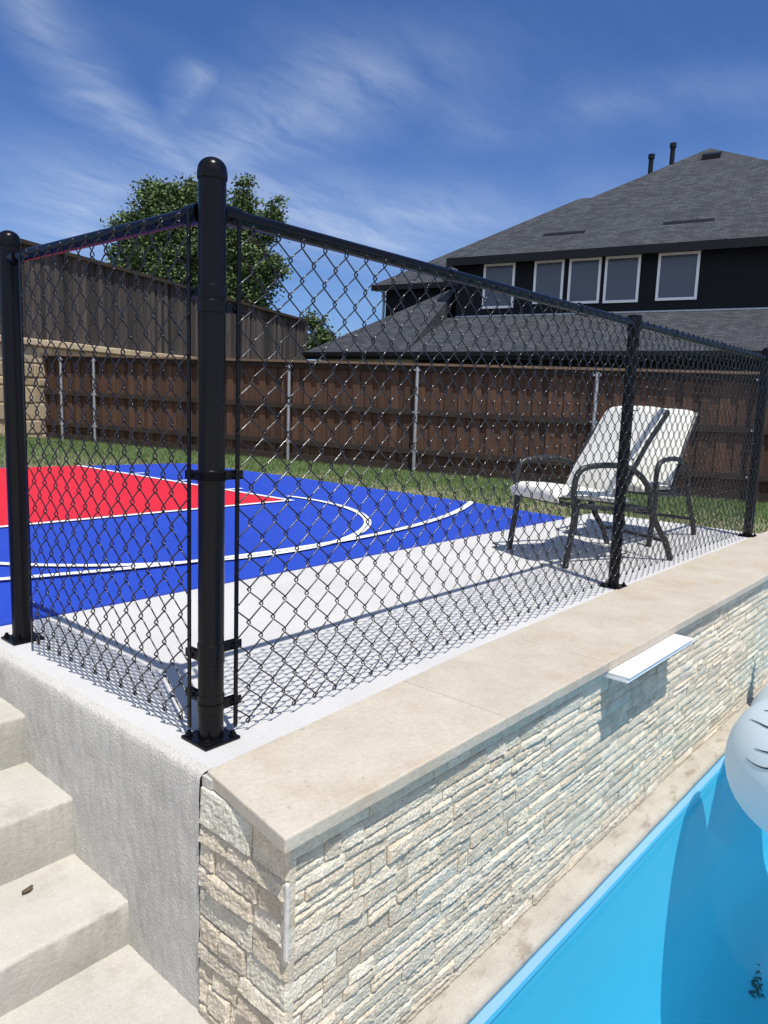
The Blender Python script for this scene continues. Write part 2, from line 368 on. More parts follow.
xs = [-40, -12, 3.9, 4.6] + [4.6 + .6 * i for i in range(1, 14)] + [14, 17, 22, 30, 60, 200, 900]
ys = [-.3, .2, 1.0] + [2 + i for i in range(0, 20)] + [26, 32, 45, 80, 250, 900]
xs = [-900, -200] + xs
idx = {}
for x in xs:
    for y in ys: idx[x, y] = len(b.v); b.v.append((x, y, lawn_z(x, y)))
for i in range(len(xs) - 1):
    for j in range(len(ys) - 1):
        if ys[j] < 1.0 and xs[i] < 4.6: continue
        b.f.append((idx[xs[i], ys[j]], idx[xs[i + 1], ys[j]], idx[xs[i + 1], ys[j + 1]], idx[xs[i], ys[j + 1]]))
struct(b.build('lawn', M_lawn, smooth='all'))

court = struct(poly_prism('court', [(-8, 1.216), (4.10, 1.195), (4.22, 2.1), (4.30, 4.7), (4.25, 6.40), (2.0, 6.72), (-8, 7.3)], -.28, .008, M_blue))
poly_prism('court_key', [(.55, 3.10), (2.95, 3.055), (2.93, 6.56), (.55, 6.75)], .004, .0125, M_red, court)
def strip(name, pts, wd, z, mat, parent, closed=False):
    b = MB(); n = len(pts); L_, R_ = [], []
    for i in range(n):
        p = Vector(pts[i]); a = Vector(pts[max(i - 1, 0)]); c = Vector(pts[min(i + 1, n - 1)])
        t = (c - a).normalized(); nn = Vector((-t.y, t.x)) * wd / 2
        L_.append(p + nn); R_.append(p - nn)
    for i in range(n - 1):
        b.quad((*R_[i], z), (*R_[i + 1], z), (*L_[i + 1], z), (*L_[i], z))
    return b.build(name, mat, parent)
ln = MB()
def add_strip(pts, wd, z):
    n = len(pts); L_, R_ = [], []
    for i in range(n):
        p = Vector(pts[i]); a = Vector(pts[max(i - 1, 0)]); c = Vector(pts[min(i + 1, n - 1)])
        t = (c - a).normalized(); nn = Vector((-t.y, t.x)) * wd / 2
        L_.append(p + nn); R_.append(p - nn)
    for i in range(n - 1): ln.quad((*R_[i], z), (*R_[i + 1], z), (*L_[i + 1], z), (*L_[i], z))
add_strip([(-8, 3.14), (.5, 3.10), (3.0, 3.05)], .05, .0165)
add_strip([(2.975, 3.075), (2.955, 6.55)], .05, .0170)
add_strip([(.525, 3.125), (.525, 6.75)], .05, .0170)
CC, CR = (1.60, 3.05), 1.55
add_strip([(CC[0] + CR * math.cos(a), CC[1] + CR * math.sin(a)) for a in [math.radians(-180 + i * 4) for i in range(0, 48)]], .05, .0175)
AC, AR = (1.85, 6.43), 4.90
add_strip([(AC[0] + AR * math.cos(a), AC[1] + AR * math.sin(a)) for a in [math.radians(-150 + i * 1.5) for i in range(0, 60)]], .05, .0205)
for y in (3.9, 4.7, 5.5): add_strip([(3.0, y), (3.15, y)], .05, .0175)
ln.build('court_lines', M_line, court)

# lower pool deck and the ground beyond it
PX0, PX1, PY0, PY1 = .10, 11.0, -6.5, -.494          # pool opening
DZ = -.58
b = MB()
for x0, x1, y0, y1 in ((-900, -.112, -900, 1.1), (-.112, .06, -900, -.44), (PX1, 900, -900, -.31), (.06, PX1, -900, PY0)):
    b.quad((x0, y0, DZ), (x1, y0, DZ), (x1, y1, DZ), (x0, y1, DZ))
b.quad((.06, -.44, DZ), (.06, PY0, DZ), (.06, PY0, -.8), (.06, -.44, -.8))
struct(b.build('pool_deck', M_deck))
# pool basin with a coved floor
b = MB()
TOP, BAND, FL = -.712, -.80, -2.60
prof = [(PY1, BAND)]
rc = .90
prof += [(PY1 - rc + rc * math.cos(a), FL + rc - rc * math.sin(a)) for a in [i * PI / 2 / 28 for i in range(29)]]
prof += [(PY0 + rc - rc * math.sin(a), FL + rc - rc * math.cos(a)) for a in [i * PI / 2 / 6 for i in range(7)]] + [(PY0, DZ)]
for i in range(len(prof) - 1):
    (y0, z0), (y1, z1) = prof[i], prof[i + 1]
    b.quad((PX0, y0, z0), (PX1, y0, z0), (PX1, y1, z1), (PX0, y1, z1))
b.quad((PX0, PY0, DZ), (PX0, PY1, DZ), (PX0, PY1, FL), (PX0, PY0, FL)); b.quad((PX1, PY0, DZ), (PX1, PY1, DZ), (PX1, PY1, FL), (PX1, PY0, FL))
basin = struct(b.build('pool_basin', M_pool, smooth=True))
b = MB(); b.box((PX0 + .002, PY1 - .006, BAND - .004), (PX1 - .002, PY1 + .02, TOP)); b.build('pool_band', M_pooltile, basin)
b = MB(); b.grid(lambda u, v: (PX0 + (PX1 - PX0) * u, PY0 + (PY1 - PY0 - .007) * v, -.782), 4, 4)
struct(b.build('water', M_water, smooth='all'))

# ------------------------------------------------------------------ stone pool wall
wall = thing('stone_wall', 'split face travertine wall with pale coping rising between the patio and the pool', 'wall', (0, -.42, -.69))
b = MB(); b.box((-.112, -.408, -.80), (5.6, -.20, -.030)); b.build('backing', M_grout, wall)
b = MB(); b.box((-.1110, -.21, -.70), (-.02, -.1285, -.031)); b.build('backing', M_grout, wall)
b = MB(); b.box((-.107, -.160, -.10), (-.089, -.1270, -.006)); b.build('mortar_fillet', M_stucco, wall)
def ledger(b, axis, a0, a1, z0, z1, plane, sgn, cell, flat=False):
    """one split-face stone: a grid face with chipped relief and a rim going back into the wall"""
    seed = rnd.random() * 100
    depth = .004 if flat else rnd.uniform(.0035, .0078) if axis == 'x' else rnd.uniform(.003, .011); tilt = 0 if flat else rnd.uniform(-.0035, .0035); tz = 0 if flat else rnd.uniform(-.0035, .002)
    nu = max(3, min(40, int((a1 - a0) / cell))); nv = max(3, min(12, int((z1 - z0) / cell)))
    i0 = len(b.v)
    for i in range(nu + 1):
        for j in range(nv + 1):
            u, v = i / nu, j / nv
            a = a0 + (a1 - a0) * u; z = z0 + (z1 - z0) * v
            h = depth + tilt * (u - .5) * 2 + tz * (v - .5) * 2
            k = .25 if flat else 1.0
            h += k * (.0022 * noise.noise(Vector((a * 14, z * 30, seed))) + .0030 * abs(noise.noise(Vector((a * 40 + z * 30, z * 70, seed + 7)))) + .0022 * noise.noise(Vector((a * 120, z * 140, seed + 3))))
            e = min(min(u, 1 - u) * (a1 - a0), min(v, 1 - v) * (z1 - z0))
            h *= min(1, .72 + e / .008) if e > 0 else .66
            h = max(h, .0015) if e > 0 else max(h * .6, .0)
            if axis == 'x': b.v.append((a, plane + sgn * h, z))
            else: b.v.append((plane + sgn * h, a, z))
    flip = (axis == 'x') == (sgn > 0)
    for i in range(nu):
        for j in range(nv):
            q = i0 + i * (nv + 1) + j
            f = (q, q + nv + 1, q + nv + 2, q + 1)
            b.f.append(f[::-1] if flip else f)
    # rim
    edge = [i0 + i * (nv + 1) for i in range(nu + 1)] + [i0 + nu * (nv + 1) + j for j in range(1, nv + 1)] + \
           [i0 + i * (nv + 1) + nv for i in range(nu - 1, -1, -1)] + [i0 + j for j in range(nv - 1, 0, -1)]
    k0 = len(b.v)
    for e in edge:
        p = b.v[e]
        b.v.append((p[0], plane - sgn * .012, p[2]) if axis == 'x' else (plane - sgn * .012, p[1], p[2]))
    for i in range(len(edge)):
        j = (i + 1) % len(edge); f = (edge[i], k0 + i, k0 + j, edge[j])
        b.f.append(f[::-1] if flip else f)
b = MB()
z = -.692
while z < -.040:
    hgt = rnd.choice((.028, .032, .037, .041, .046)); z1 = min(z + hgt, -.076) if z < -.08 else -.031
    if -.076 > z1 and -.076 - z1 < .02: z1 = -.076
    top = z > -.08
    a = -.118
    while a < 5.5:
        ln_ = rnd.uniform(.09, .26) if rnd.random() < .75 else rnd.uniform(.04, .09)
        a1 = min(a + ln_, 5.52); cell = .0058 if a < .9 else (.009 if a < 1.8 else (.014 if a < 3 else .02))
        zz0, zz1 = z, z1
        if z1 - z > .036 and rnd.random() < .22 and a < 3 and not top:   # two thin slips in place of one thick stone
            mid = (z + z1) / 2 + rnd.uniform(-.004, .004)
            ledger(b, 'x', a + .0008, a1 - .0008, z + .0006, mid - .0006, -.414, -1, cell)
            ledger(b, 'x', a + .0008, a1 - .0008, mid + .0006, z1 - .0006, -.414, -1, cell)
        else:
            ledger(b, 'x', a + .0008, a1 - .0008, z + .0006, z1 - .0006, -.414, -1, cell, top)
        a = a1
    z = z1
z = -.60
while z < -.040:
    hgt = rnd.choice((.040, .048, .056, .064, .07)); z1 = min(z + hgt, -.031)
    if -.031 - z1 < .02: z1 = -.031
    a = -.424
    while a < -.132:
        ln_ = rnd.uniform(.07, .20); a1 = min(a + ln_, -.128)
        if -.128 - a1 < .03: a1 = -.128
        ledger(b, 'y', a + .0008, a1 - .0008, z + .0006, z1 - .0006, -.112, -1, .0055)
        a = a1
    z = z1
b.build('ledger_stones', M_ledger, wall)
b = MB()   # grout in the mitre at the corner
b.box((-.1265, -.4275, -.275), (-.1165, -.4175, -.11)); b.build('corner_grout', M_grout, wall, bevel=.003)
# coping stones
def coping_back(x):
    for (x0, y0), (x1, y1) in zip(JOINT, JOINT[1:]):
        if x <= x1: return y0 + (y1 - y0) * (x - x0) / (x1 - x0)
    return JOINT[-1][1]
cuts = [-.15, .62, 1.23, 1.84, 2.45, 3.06, 3.67, 4.28, 4.9, 5.5]
for i in range(len(cuts) - 1):
    x0, x1 = cuts[i] + .0004, cuts[i + 1] - .0004
    zt = .004 + rnd.uniform(-.0006, .0006)
    n = 14; pts = []
    for k in range(n + 1):
        x = x0 + (x1 - x0) * k / n; pts.append((x, -.446 + .0022 * noise.noise(Vector((x * 14, 3.3, 0))) + .001 * noise.noise(Vector((x * 60, 1.3, 0)))))
    xb0 = x0 if i else -.098
    back = [(x1, coping_back(x1) - .003)]
    for xm in (2.2, 1.0):
        if x0 < xm < x1: back.append((xm, coping_back(xm) - .003))
    back.append((xb0, coping_back(xb0) - .003))
    if i == 0:
        k = 8
        for q in range(1, k):
            s = q / k; back.append((xb0 + (x0 - xb0) * s + .002 * noise.noise(Vector((s * 9, 8.8, 0))), back[-1][1] if False else (coping_back(xb0) - .003) * (1 - s) + (-.446) * s))
    poly_prism('coping_stone', pts + back, -.029, zt, M_coping, wall, bevel=.004)

# ledge between the wall and the water (bullnosed)
b = MB()
prof = [(-.40, -.80), (-.40, -.693)] + [(-.478 - .030 * math.sin(a), -.693 - .022 + .022 * math.cos(a)) for a in [i * PI / 8 for i in range(9)]] + [(-.478, -.80)]
nx = 240
for k in range(nx + 1):
    x = .06 + (5.6 - .06) * k / nx
    for y, z in prof:
        d = .0018 * noise.noise(Vector((x * 5, y * 8, z * 8))) + .0008 * noise.noise(Vector((x * 45, y * 30, z * 30)))
        b.v.append((x, y - d, z + d * .6))
m_ = len(prof)
for k in range(nx):
    for j in range(m_ - 1):
        q = k * m_ + j; b.f.append((q, q + m_, q + m_ + 1, q + 1))
struct(b.build('pool_ledge', M_ledge, smooth=True))

# ------------------------------------------------------------------ stucco side wall and steps
swall = thing('stucco_wall', 'grey brushed stucco wall under the patio edge, beside the concrete steps', 'wall', (-.11, .4, -.58))
b = MB()
prof = [(-.085, .0015), (-.099, .0005), (-.107, -.003), (-.1115, -.009), (-.1140, -.024), (-.1150, -.06)] + [(-.1155, -.06 - .022 * i) for i in range(1, 28)]
ny = 260
for k in range(ny + 1):
    y = -.1285 + (1.03 + .1285) * k / ny
    for x, z in prof:
        d = .0020 * noise.noise(Vector((y * 7, z * 11, 4))) + +.0034 * noise.noise(Vector((y * 34 + z * 20, z * 52 - y * 14, 9))) + .0012 * noise.noise(Vector((y * 110, z * 120, 2)))
        b.v.append((x - d * (1 if z < -.002 else .2), y, z))
m_ = len(prof)
for k in range(ny):
    for j in range(m_ - 1):
        q = k * m_ + j; b.f.append((q, q + 1, q + m_ + 1, q + m_))
b.box((-.09, -.128, -.64), (-.084, 1.03, -.002))
b.build('stucco_face', M_stucco, swall, smooth='all')
stairs = thing('steps', 'cast concrete steps climbing beside the grey stucco wall', 'steps', (-1, .6, -.58))
def step(y0, y1, z0, z1, lab=None):
    b = MB(); X0, X1 = -2.6, -.112
    r = .011
    prof = [(y0 + .004, z0 - .02), (y0 + .002, z0 + .03), (y0, (z0 + z1) / 2)] + [(y0 + r - r * math.cos(a), z1 - r + r * math.sin(a)) for a in [i * PI / 2 / 5 for i in range(6)]] + \
           [(y0 + (y1 + .03 - y0) * s, z1) for s in (.14, .25, .4, .55, .7, .85, 1)]
    xs_ = [X0 + (X1 - X0) * (1 - (1 - k / 260) ** 1.5) for k in range(261)]; m_ = len(prof)
    for x in xs_:
        for j, (y, z) in enumerate(prof):
            d = .0035 * noise.noise(Vector((x * 9, y * 12, z * 14))) + .0022 * noise.noise(Vector((x * 36, y * 40, z * 60))) + .0020 * noise.noise(Vector((x * 95, y * 110, z * 110)))
            if j < 9: b.v.append((x, y - d * .9, z + d * (.5 if j > 3 else 0)))
            else: b.v.append((x, y, z + d * .35))
    for k in range(len(xs_) - 1):
        for j in range(m_ - 1):
            q = k * m_ + j; b.f.append((q, q + m_, q + m_ + 1, q + 1))
    return b.build('step', M_step, stairs, smooth='all')
step(.172, .452, -.58, -.451); step(.452, .735, -.451, -.285); step(.735, 1.02, -.285, -.137)
step(1.02, 1.05, -.137, -.003)
b = MB(); b.box((-2.6, -.5, -.60), (-.1145, .185, -.572)); b.build('landing', M_step, stairs)

# ------------------------------------------------------------------ chain-link fence
fence = thing('chain_link_fence', 'black vinyl coated chain link fence turning a corner on the patio edge', 'fence', (0, 0, 0))
HR = 1.20
def post(x, y, r, h, rz=0, ring=True):
    b = MB(); b.lathe([(r, .004), (r, h - .03)], (x, y, 0), 28); o = b.build('post', M_black, fence, smooth=True)
    b = MB(); R_ = r * 1.06
    b.lathe([(R_, h - .036), (R_ * 1.02, h - .034), (R_ * 1.02, h - .022), (R_, h - .018)] + [(R_ * .98 * math.cos(a), h - .016 + R_ * .82 * math.sin(a)) for a in [i * PI / 2 / 8 for i in range(8)]] + [(.001, h - .016 + R_ * .82)], (x, y, 0), 28)
    b.build('post_cap', M_black, o, smooth=True)
    b = MB(); s = .050; Mx = Matrix.Translation((x, y, 0)) @ Matrix.Rotation(rz, 4, 'Z')
    b.box((-s, -s, .001), (s, s, .008), Mx); b.build('base_plate', M_black, o, bevel=.002)
    for sx in (-1, 1):
        for sy in (-1, 1):
            c = Mx @ Vector((sx * s * .72, sy * s * .72, .008)); b = MB()
            b.lathe([(.010, 0), (.010, .006), (.006, .006), (.006, .013), (.002, .014)], c, 6); b.build('anchor_bolt', M_black, o)
    return o
corner = post(.004, -.004, .0300, 1.300)
lp = post(0, 1.016, .031, 1.272)
mid = post(2.262, 0, .0255, 1.225)
endp = post(4.43, 0, .031, 1.262)
b = MB(); b.tube([(.03, 0, HR), (2.262, 0, HR), (4.41, 0, HR)], .0172, 16); b.build('top_rail', M_black, fence, smooth=True)
b = MB(); b.tube([(0, .03, HR), (0, .99, HR)], .0172, 16); b.build('top_rail', M_black, fence, smooth=True)
b = MB(); b.tube([(0, .03, HR), (0, .075, HR)], .0225, 16); b.build('rail_end_cup', M_black, fence, smooth=True)
b = MB(); b.tube([(.03, 0, HR), (.075, 0, HR)], .0225, 16); b.build('rail_end_cup', M_black, fence, smooth=True)
b = MB(); b.tube([(4.37, 0, HR), (4.40, 0, HR)], .0225, 16); b.build('rail_end_cup', M_black, fence, smooth=True)
b = MB(); b.tube([(0, .95, HR), (0, .99, HR)], .0225, 16); b.build('rail_end_cup', M_black, fence, smooth=True)
b = MB(); b.lathe([(.031, 1.165), (.031, 1.235)], (2.262, 0, 0), 20); b.build('line_post_collar', M_black, mid, smooth=True)
def weave(along, length, off, z0, nhalf, h=.0373, p2=.0407, start=.0, hand=1):
    """chain-link: every wire a flattened spiral hooked through its neighbours"""
    b = MB(); nw = int(length / h); r = .00185
    tw = .0052
    for wI in range(nw):
        base = start + wI * h
        pts = []
        NS = 6
        for k in range(nhalf + 1):
            right = (k + wI) % 2 == 0
            dirn = 1 if right else -1
            jz = rnd.uniform(-.0012, .0012); jx = rnd.uniform(-.0010, .0010)
            for f in ((0, .07, .16, .33, .5, .67, .84, .93) if k < nhalf else (0,)):   # 0 at the bend, 1 at the next bend
                u = min(1, max(0, (f - .03) / .94)); g = .12 * (.5 - .5 * math.cos(PI * u)) + .88 * u
                xr = base + h / 2 + (h / 2 + .0046) * (1 - 2 * g) * dirn
                dep = hand * tw * dirn * min(1, math.sin(PI / 2 * min(1, min(f, 1 - f) / .17)))
                pts.append((xr + jx * (1 - f), dep, z0 + (k + f) * p2 + jz * (1 - f)))
        # twisted barbs at both ends: neighbouring wires are knuckled together
        x0 = pts[0][0]; x1 = pts[-1][0]; zt_ = pts[-1][2]; hk = .0034 if wI % 2 else -.0034
        pts = [(x0 + hk, -.004, z0 - .004), (x0 + hk * .8, .001, z0 - .0115), (x0, .0035, z0 - .0075)] + pts
        pts += [(x1, .0035, zt_ + .0075), (x1 + hk * .8, .001, zt_ + .0130), (x1 + hk, -.0045, zt_ + .0050)]
        out = []
        for x, d, z in pts:
            s_ = .010 * noise.noise(Vector((x * 1.7, z * 2.2, 11 if along == 'x' else 31))) * 1.0
            out.append((x, off + d + s_ * .4, z + .032 * min(1, max(0, (x - .3) / 2))) if along == 'x' else (off + d + s_ * .4, x, z))
        b.tube(out, r, 6, ref=(0, 1, .01) if along == 'x' else (1, 0, .01))
    return b
b = weave('x', 4.30, -.0315, .032, 28, start=.056); b.build('wire_mesh', M_wire, fence, smooth='all')
b = weave('y', .835, -.0315, .047, 28, h=.0345, start=.034, hand=-1); b.build('wire_mesh', M_wire, fence, smooth='all')
def bar(lo, hi): b = MB(); b.box(lo, hi); b.build('tension_bar', M_black, fence, bevel=.001)
bar((.050, -.0330, .025), (.061, -.0290, 1.19)); bar((-.0330, .026, .028), (-.0290, .038, 1.205))
bar((4.362, -.033, .03), (4.375, -.029, 1.215)); bar((-.033, .868, .03), (-.029, .878, 1.20))
def band(x, y, z, r, dx, dy):
    b = MB(); b.lathe([(r * 1.02, z - .013), (r * 1.06, z - .012), (r * 1.06, z + .012), (r * 1.02, z + .013)], (x, y, 0), 24)
    Mx = Matrix.Translation((x, y, z)) @ Matrix.Rotation(math.atan2(dy, dx), 4, 'Z')
    sg = -1 if (dx > .5 or dy < -.5) else 1          # the strap leaves the post on the outer side of the fence
    y0, y1 = sorted((sg * .0215, sg * .0170)); b.box((r * .72, y0, -.0105), (.073, y1, .0105), Mx)
    y0, y1 = sorted((sg * .0045, sg * .0090)); b.box((r * .85, y0, -.0105), (.071, y1, .0105), Mx)
    b.tube([Mx @ Vector((.045, sg * .001, 0)), Mx @ Vector((.045, sg * .0255, 0))], .0055, 6)
    b.build('tension_band', M_black, fence, bevel=.0015)
for z in (.085, .225, .63, 1.0): band(.004, -.004, z, .0300, 1, 0)
for z in (.10, .20, .625, 1.03): band(.004, -.004, z + .002, .0300, 0, 1)
for z in (.1, .45, .8, 1.08): band(4.43, 0, z, .031, -1, 0)
def tie(pts):
    b = MB(); b.tube(pts, .0022, 6); b.build('tie_wire', M_black, fence, smooth='all')
for z in (.16, .38, .60, .82, 1.04):
    tie([(2.262 + .029 * math.cos(a), .029 * math.sin(a), z + .004 * math.sin(a)) for a in [PI * .2 + i * PI * 1.6 / 14 for i in range(15)]] + [(2.30, -.036, z), (2.315, -.036, z + .012)])
for x in [.86, 1.72, 2.75, 3.5]:
    tie([(x, -.021 * math.cos(a), HR + .021 * math.sin(a)) for a in [-PI * .25 + i * PI * 1.6 / 12 for i in range(13)]] + [(x + .012, -.036, HR - .030)])

# ------------------------------------------------------------------ brown cedar fence
def fz(s): return -.41 + .19 * max(0, min(1, s / 14.0))
cedar = thing('wooden_fence', 'brown cedar board fence with metal posts and a cap rail, beyond the court', 'fence', (*(FENCE_A + FENCE_D * 7), -.4))
FN = Vector((-FENCE_D.y, FENCE_D.x))      # towards the patio
def fbox(b, s0, s1, n0, n1, z0, z1):
    """box along the fence line following its slope; n is measured towards the patio"""
    i = len(b.v)
    for s, dz in ((s0, 0), (s1, 0)):
        for n, zz in ((n0, z0), (n1, z0), (n1, z1), (n0, z1)):
            p = FENCE_A + FENCE_D * s + FN * n; b.v.append((p.x, p.y, fz(s) + zz))
    for f in ((0, 1, 2, 3), (7, 6, 5, 4), (0, 4, 5, 1), (1, 5, 6, 2), (2, 6, 7, 3), (3, 7, 4, 0)): b.f.append(tuple(i + k for k in f))
S0, S1, FH = -4.5, 14.1, 1.82
b = MB(); s = S0; k = 0
while s < S1:
    wd = .138 + rnd.uniform(-.004, .004); e = .0 if k % 2 else -.020
    fbox(b, s, min(s + wd, S1), e - .018, e, .14, FH - .01 + rnd.uniform(-.012, .004)); s += wd - (.012 if k % 2 else .018); k += 1
b.build('boards', M_cedar, cedar)
for z in (.38, 1.04, 1.765):
    b = MB(); s = S0
    while s < S1: fbox(b, s, min(s + 2.4, S1) - .003, .002, .040, z - .045, z + .045); s += 2.4
    b.build('rail', M_dark_wood, cedar)
b = MB(); s = S0
while s < S1: fbox(b, s, min(s + 2.4, S1) - .003, -.045, .090, FH - .005, FH + .034); s += 2.4
b.build('cap_rail', M_cap, cedar)
b = MB(); s = S0
while s < S1: fbox(b, s, min(s + 2.4, S1) - .003, .001, .022, -.03, .17); s += 2.4
b.build('kick_board', M_dark_wood, cedar)
for s in (13.52, 12.58, 9.75, 7.82, 5.31, 2.38, .17, -2.2):
    p = FENCE_A + FENCE_D * s + FN * .075; b = MB()
    b.tube([(p.x, p.y, fz(s) - .03), (p.x, p.y, fz(s) + FH - .03)], .030, 14)
    o = b.build('metal_post', M_galv, cedar, smooth=True)
    for z in (.38, 1.04, 1.74):
        b = MB(); b.lathe([(.034, z - .03), (.034, z + .03)], (p.x, p.y, fz(s)), 14)
        c = p + FENCE_D * .06; c2 = p - FENCE_D * .06
        b.tube([(c.x, c.y, fz(s) + z), (c2.x, c2.y, fz(s) + z)], .018, 6)
        b.build('bracket', M_galv, o, smooth=True)

# ------------------------------------------------------------------ limestone wall carrying the grey fence
B0 = Vector((6.41, 14.92)); E0 = Vector((.951, .309)).normalized(); EN = Vector((E0.y, -E0.x))
def bxl(b, s0, s1, n0, n1, z0a, z1a, z0b=None, z1b=None):
    z0b = z0a if z0b is None else z0b; z1b = z1a if z1b is None else z1b
    i = len(b.v)
    for s, zz0, zz1 in ((s0, z0a, z1a), (s1, z0b, z1b)):
        for n, zz in ((n0, zz0), (n1, zz0), (n1, zz1), (n0, zz1)):
            p = B0 + E0 * s + EN * n; b.v.append((p.x, p.y, zz))
    for f in ((0, 1, 2, 3), (7, 6, 5, 4), (0, 4, 5, 1), (1, 5, 6, 2), (2, 6, 7, 3), (3, 7, 4, 0)): b.f.append(tuple(i + k for k in f))
lime = thing('limestone_wall', 'cream limestone block wall under the tall weathered fence', 'wall', (*(B0 + E0 * 2), -.3))
b = MB(); bxl(b, -9, 12.5, -.5, -.012, -.6, 1.90); b.build('mortar', M_lime, lime)
b = MB()
z = -.45; row = 0
while z < 1.75:
    hgt = rnd.choice((.18, .24, .30, .36)); z1 = min(z + hgt, 1.78); s = -8.9 - rnd.random() * .3
    if 1.78 - z1 < .1: z1 = 1.78
    while s < 12.4:
        l = rnd.uniform(.25, .75); d = rnd.uniform(.0, .06)
        bxl(b, s + .006, s + l - .006, -.2, d * .6, z + .006, z1 - .006); s += l
    z = z1
b.build('stone_blocks', M_lime, lime, bevel=.03)
b = MB(); s = -9
while s < 12.4: l = rnd.uniform(.7, 1.2); bxl(b, s, s + l - .015, -.55, .10, 1.785, 1.93 + rnd.uniform(-.01, .01)); s += l
b.build('cap_stones', M_lime, lime, bevel=.02)
gfence = thing('weathered_fence', 'tall grey weathered board fence standing on the limestone wall', 'fence', (*(B0 + E0 * 4), 1.9))
def gz(s): return 3.90 - .018 * max(-9, min(12, s))
b = MB(); s = -9.0; k = 0
while s < 11.75:
    wd = .136; e = .022 * (k % 2)
    t = gz(s) - .02 + rnd.uniform(-.015, .008)
    bxl(b, s, s + wd, e - .26, e - .24, 1.94, t); s += wd - .006 + (.004 if rnd.random() < .2 else 0); k += 1
b.build('boards', M_grey_wood, gfence)
b = MB(); bxl(b, -9, 11.8, -.30, -.12, gz(-9) - .03, gz(-9) + .05, gz(11.8) - .03, gz(11.8) + .05); b.build('cap_rail', M_dark_wood, gfence)
b = MB(); bxl(b, 11.76, 11.90, -.30, -.16, 1.9, gz(11.8) - .01); b.build('post', M_grey_wood, gfence)

# ------------------------------------------------------------------ house
HP = Vector((18.015, 9.44)); HU = Vector((-.208, .978)).normalized(); HB = Vector((.978, .208)).normalized()
house = thing('house', 'two storey black sided house with grey shingle hip roofs behind the cedar fence', 'house', (*(HP + HB * 8), -.6))
def W(u, bk, z): p = HP + HU * u + HB * bk; return Vector((p.x, p.y, z))
def wallbox(name, u0, u1, b0, b1, z0, z1, mat, parent=None, bevel=0):
    b = MB(); i = 0
    b.v = [tuple(W(u, k, z)) for z in (z0, z1) for u, k in ((u0, b0), (u1, b0), (u1, b1), (u0, b1))]
    b.f = [(0, 1, 2, 3), (7, 6, 5, 4), (0, 4, 5, 1), (1, 5, 6, 2), (2, 6, 7, 3), (3, 7, 4, 0)]
    return b.build(name, mat, parent or house, bevel=bevel)
def slope(b, pts):
    """roof facet with shingle UVs: u along the eave, v up the slope"""
    P = [W(*p) for p in pts]; n = (P[1] - P[0]).cross(P[2] - P[0]).normalized()
    if n.z < 0: n = -n
    h = Vector((0, 0, 1)).cross(n)
    h = h.normalized() if h.length > 1e-4 else Vector((1, 0, 0)); v = n.cross(h)
    b.quad(*P, uv=[(p.dot(h), p.dot(v)) for p in P])
# lower storey
wallbox('wall', -12, 4.3, .55, 12, -.6, 2.45, M_siding); wallbox('wall', 4.3, 7.75, .5, 12, -.6, 2.45, M_grey_siding)
wallbox('fascia', -12.4, 8.15, .0, .06, 2.24, 2.47, M_trim); wallbox('soffit', -12.4, 8.15, .062, .56, 2.27, 2.30, M_trim)
wallbox('gutter', -12.4, 8.15, -.11, -.002, 2.34, 2.465, M_trim)
b = MB()
slope(b, [(4.3, 0, 2.48), (-12.4, 0, 2.48), (-12.4, 3.02, 3.878), (4.3, 3.02, 3.878)])
slope(b, [(8.15, 0, 2.48), (4.3, 0, 2.48), (4.3, 3.85, 5.06)])
slope(b, [(8.15, 0, 2.48), (4.3, 3.85, 5.06), (4.3, 9, 5.06), (8.15, 12, 2.48)])
slope(b, [(4.3, 0, 2.48), (4.3, 3.85, 5.06), (4.3, 3.02, 3.878)])
b.build('lower_roof', M_shingle, house)
# upper front block and back wing
wallbox('wall', -9.6, 4.0, 3.0, 16, 2.4, 5.62, M_siding)
wallbox('fascia', -10, 4.24, 2.56, 2.61, 5.50, 5.75, M_trim); wallbox('soffit', -10, 4.22, 2.612, 3.0, 5.58, 5.61, M_trim); wallbox('fascia', 4.19, 4.24, 2.612, 16, 5.56, 5.75, M_trim)
wallbox('frieze_board', -9.58, 3.98, 2.978, 2.999, 5.57, 5.579, M_trim)
wallbox('flashing', -9.6, 4.0, 2.96, 2.998, 3.86, 3.905, M_galv)
wallbox('wall', 2.0, 8.0, 5.2, 14, 2.0, 5.25, M_siding)
wallbox('fascia', 3.9, 8.45, 4.80, 4.85, 5.20, 5.39, M_trim); wallbox('soffit', 3.9, 8.43, 4.852, 5.2, 5.22, 5.25, M_trim); wallbox('downspout', 8.02, 8.09, 5.1, 5.17, 2.0, 5.2, M_grey_siding)
s, pp = 7.05, .67
eu, eb, ez = 4.25, 2.58, 5.76
ap = (eu - s, eb + s, ez + pp * s); k = .85; tt = s / k * 1.0
rc_ = (ap[0] - tt, eb, ez)
b = MB()
slope(b, [(eu, eb, ez), rc_, ap])
slope(b, [(eu, eb, ez), ap, (eu, eb + 2 * s, ez)])
slope(b, [rc_, ap, (rc_[0], eb + 2 * s, ez)])
slope(b, [(eu, eb + 2 * s, ez), ap, (rc_[0], eb + 2 * s, ez)])
b.build('main_roof', M_shingle, house)
wu, wb, wz = 8.45, 4.80, 5.40
s2 = 6.2; wa = (wu - s2, wb + s2, wz + pp * s2); wc = (wa[0] - 1.5, wa[1], wa[2])
b = MB()
slope(b, [(wu, wb, wz), (wc[0], wb, wz), wc, wa])
slope(b, [(wu, wb, wz), wa, (wu, wb + 2 * s2, wz)])
b.build('wing_roof', M_shingle, house)
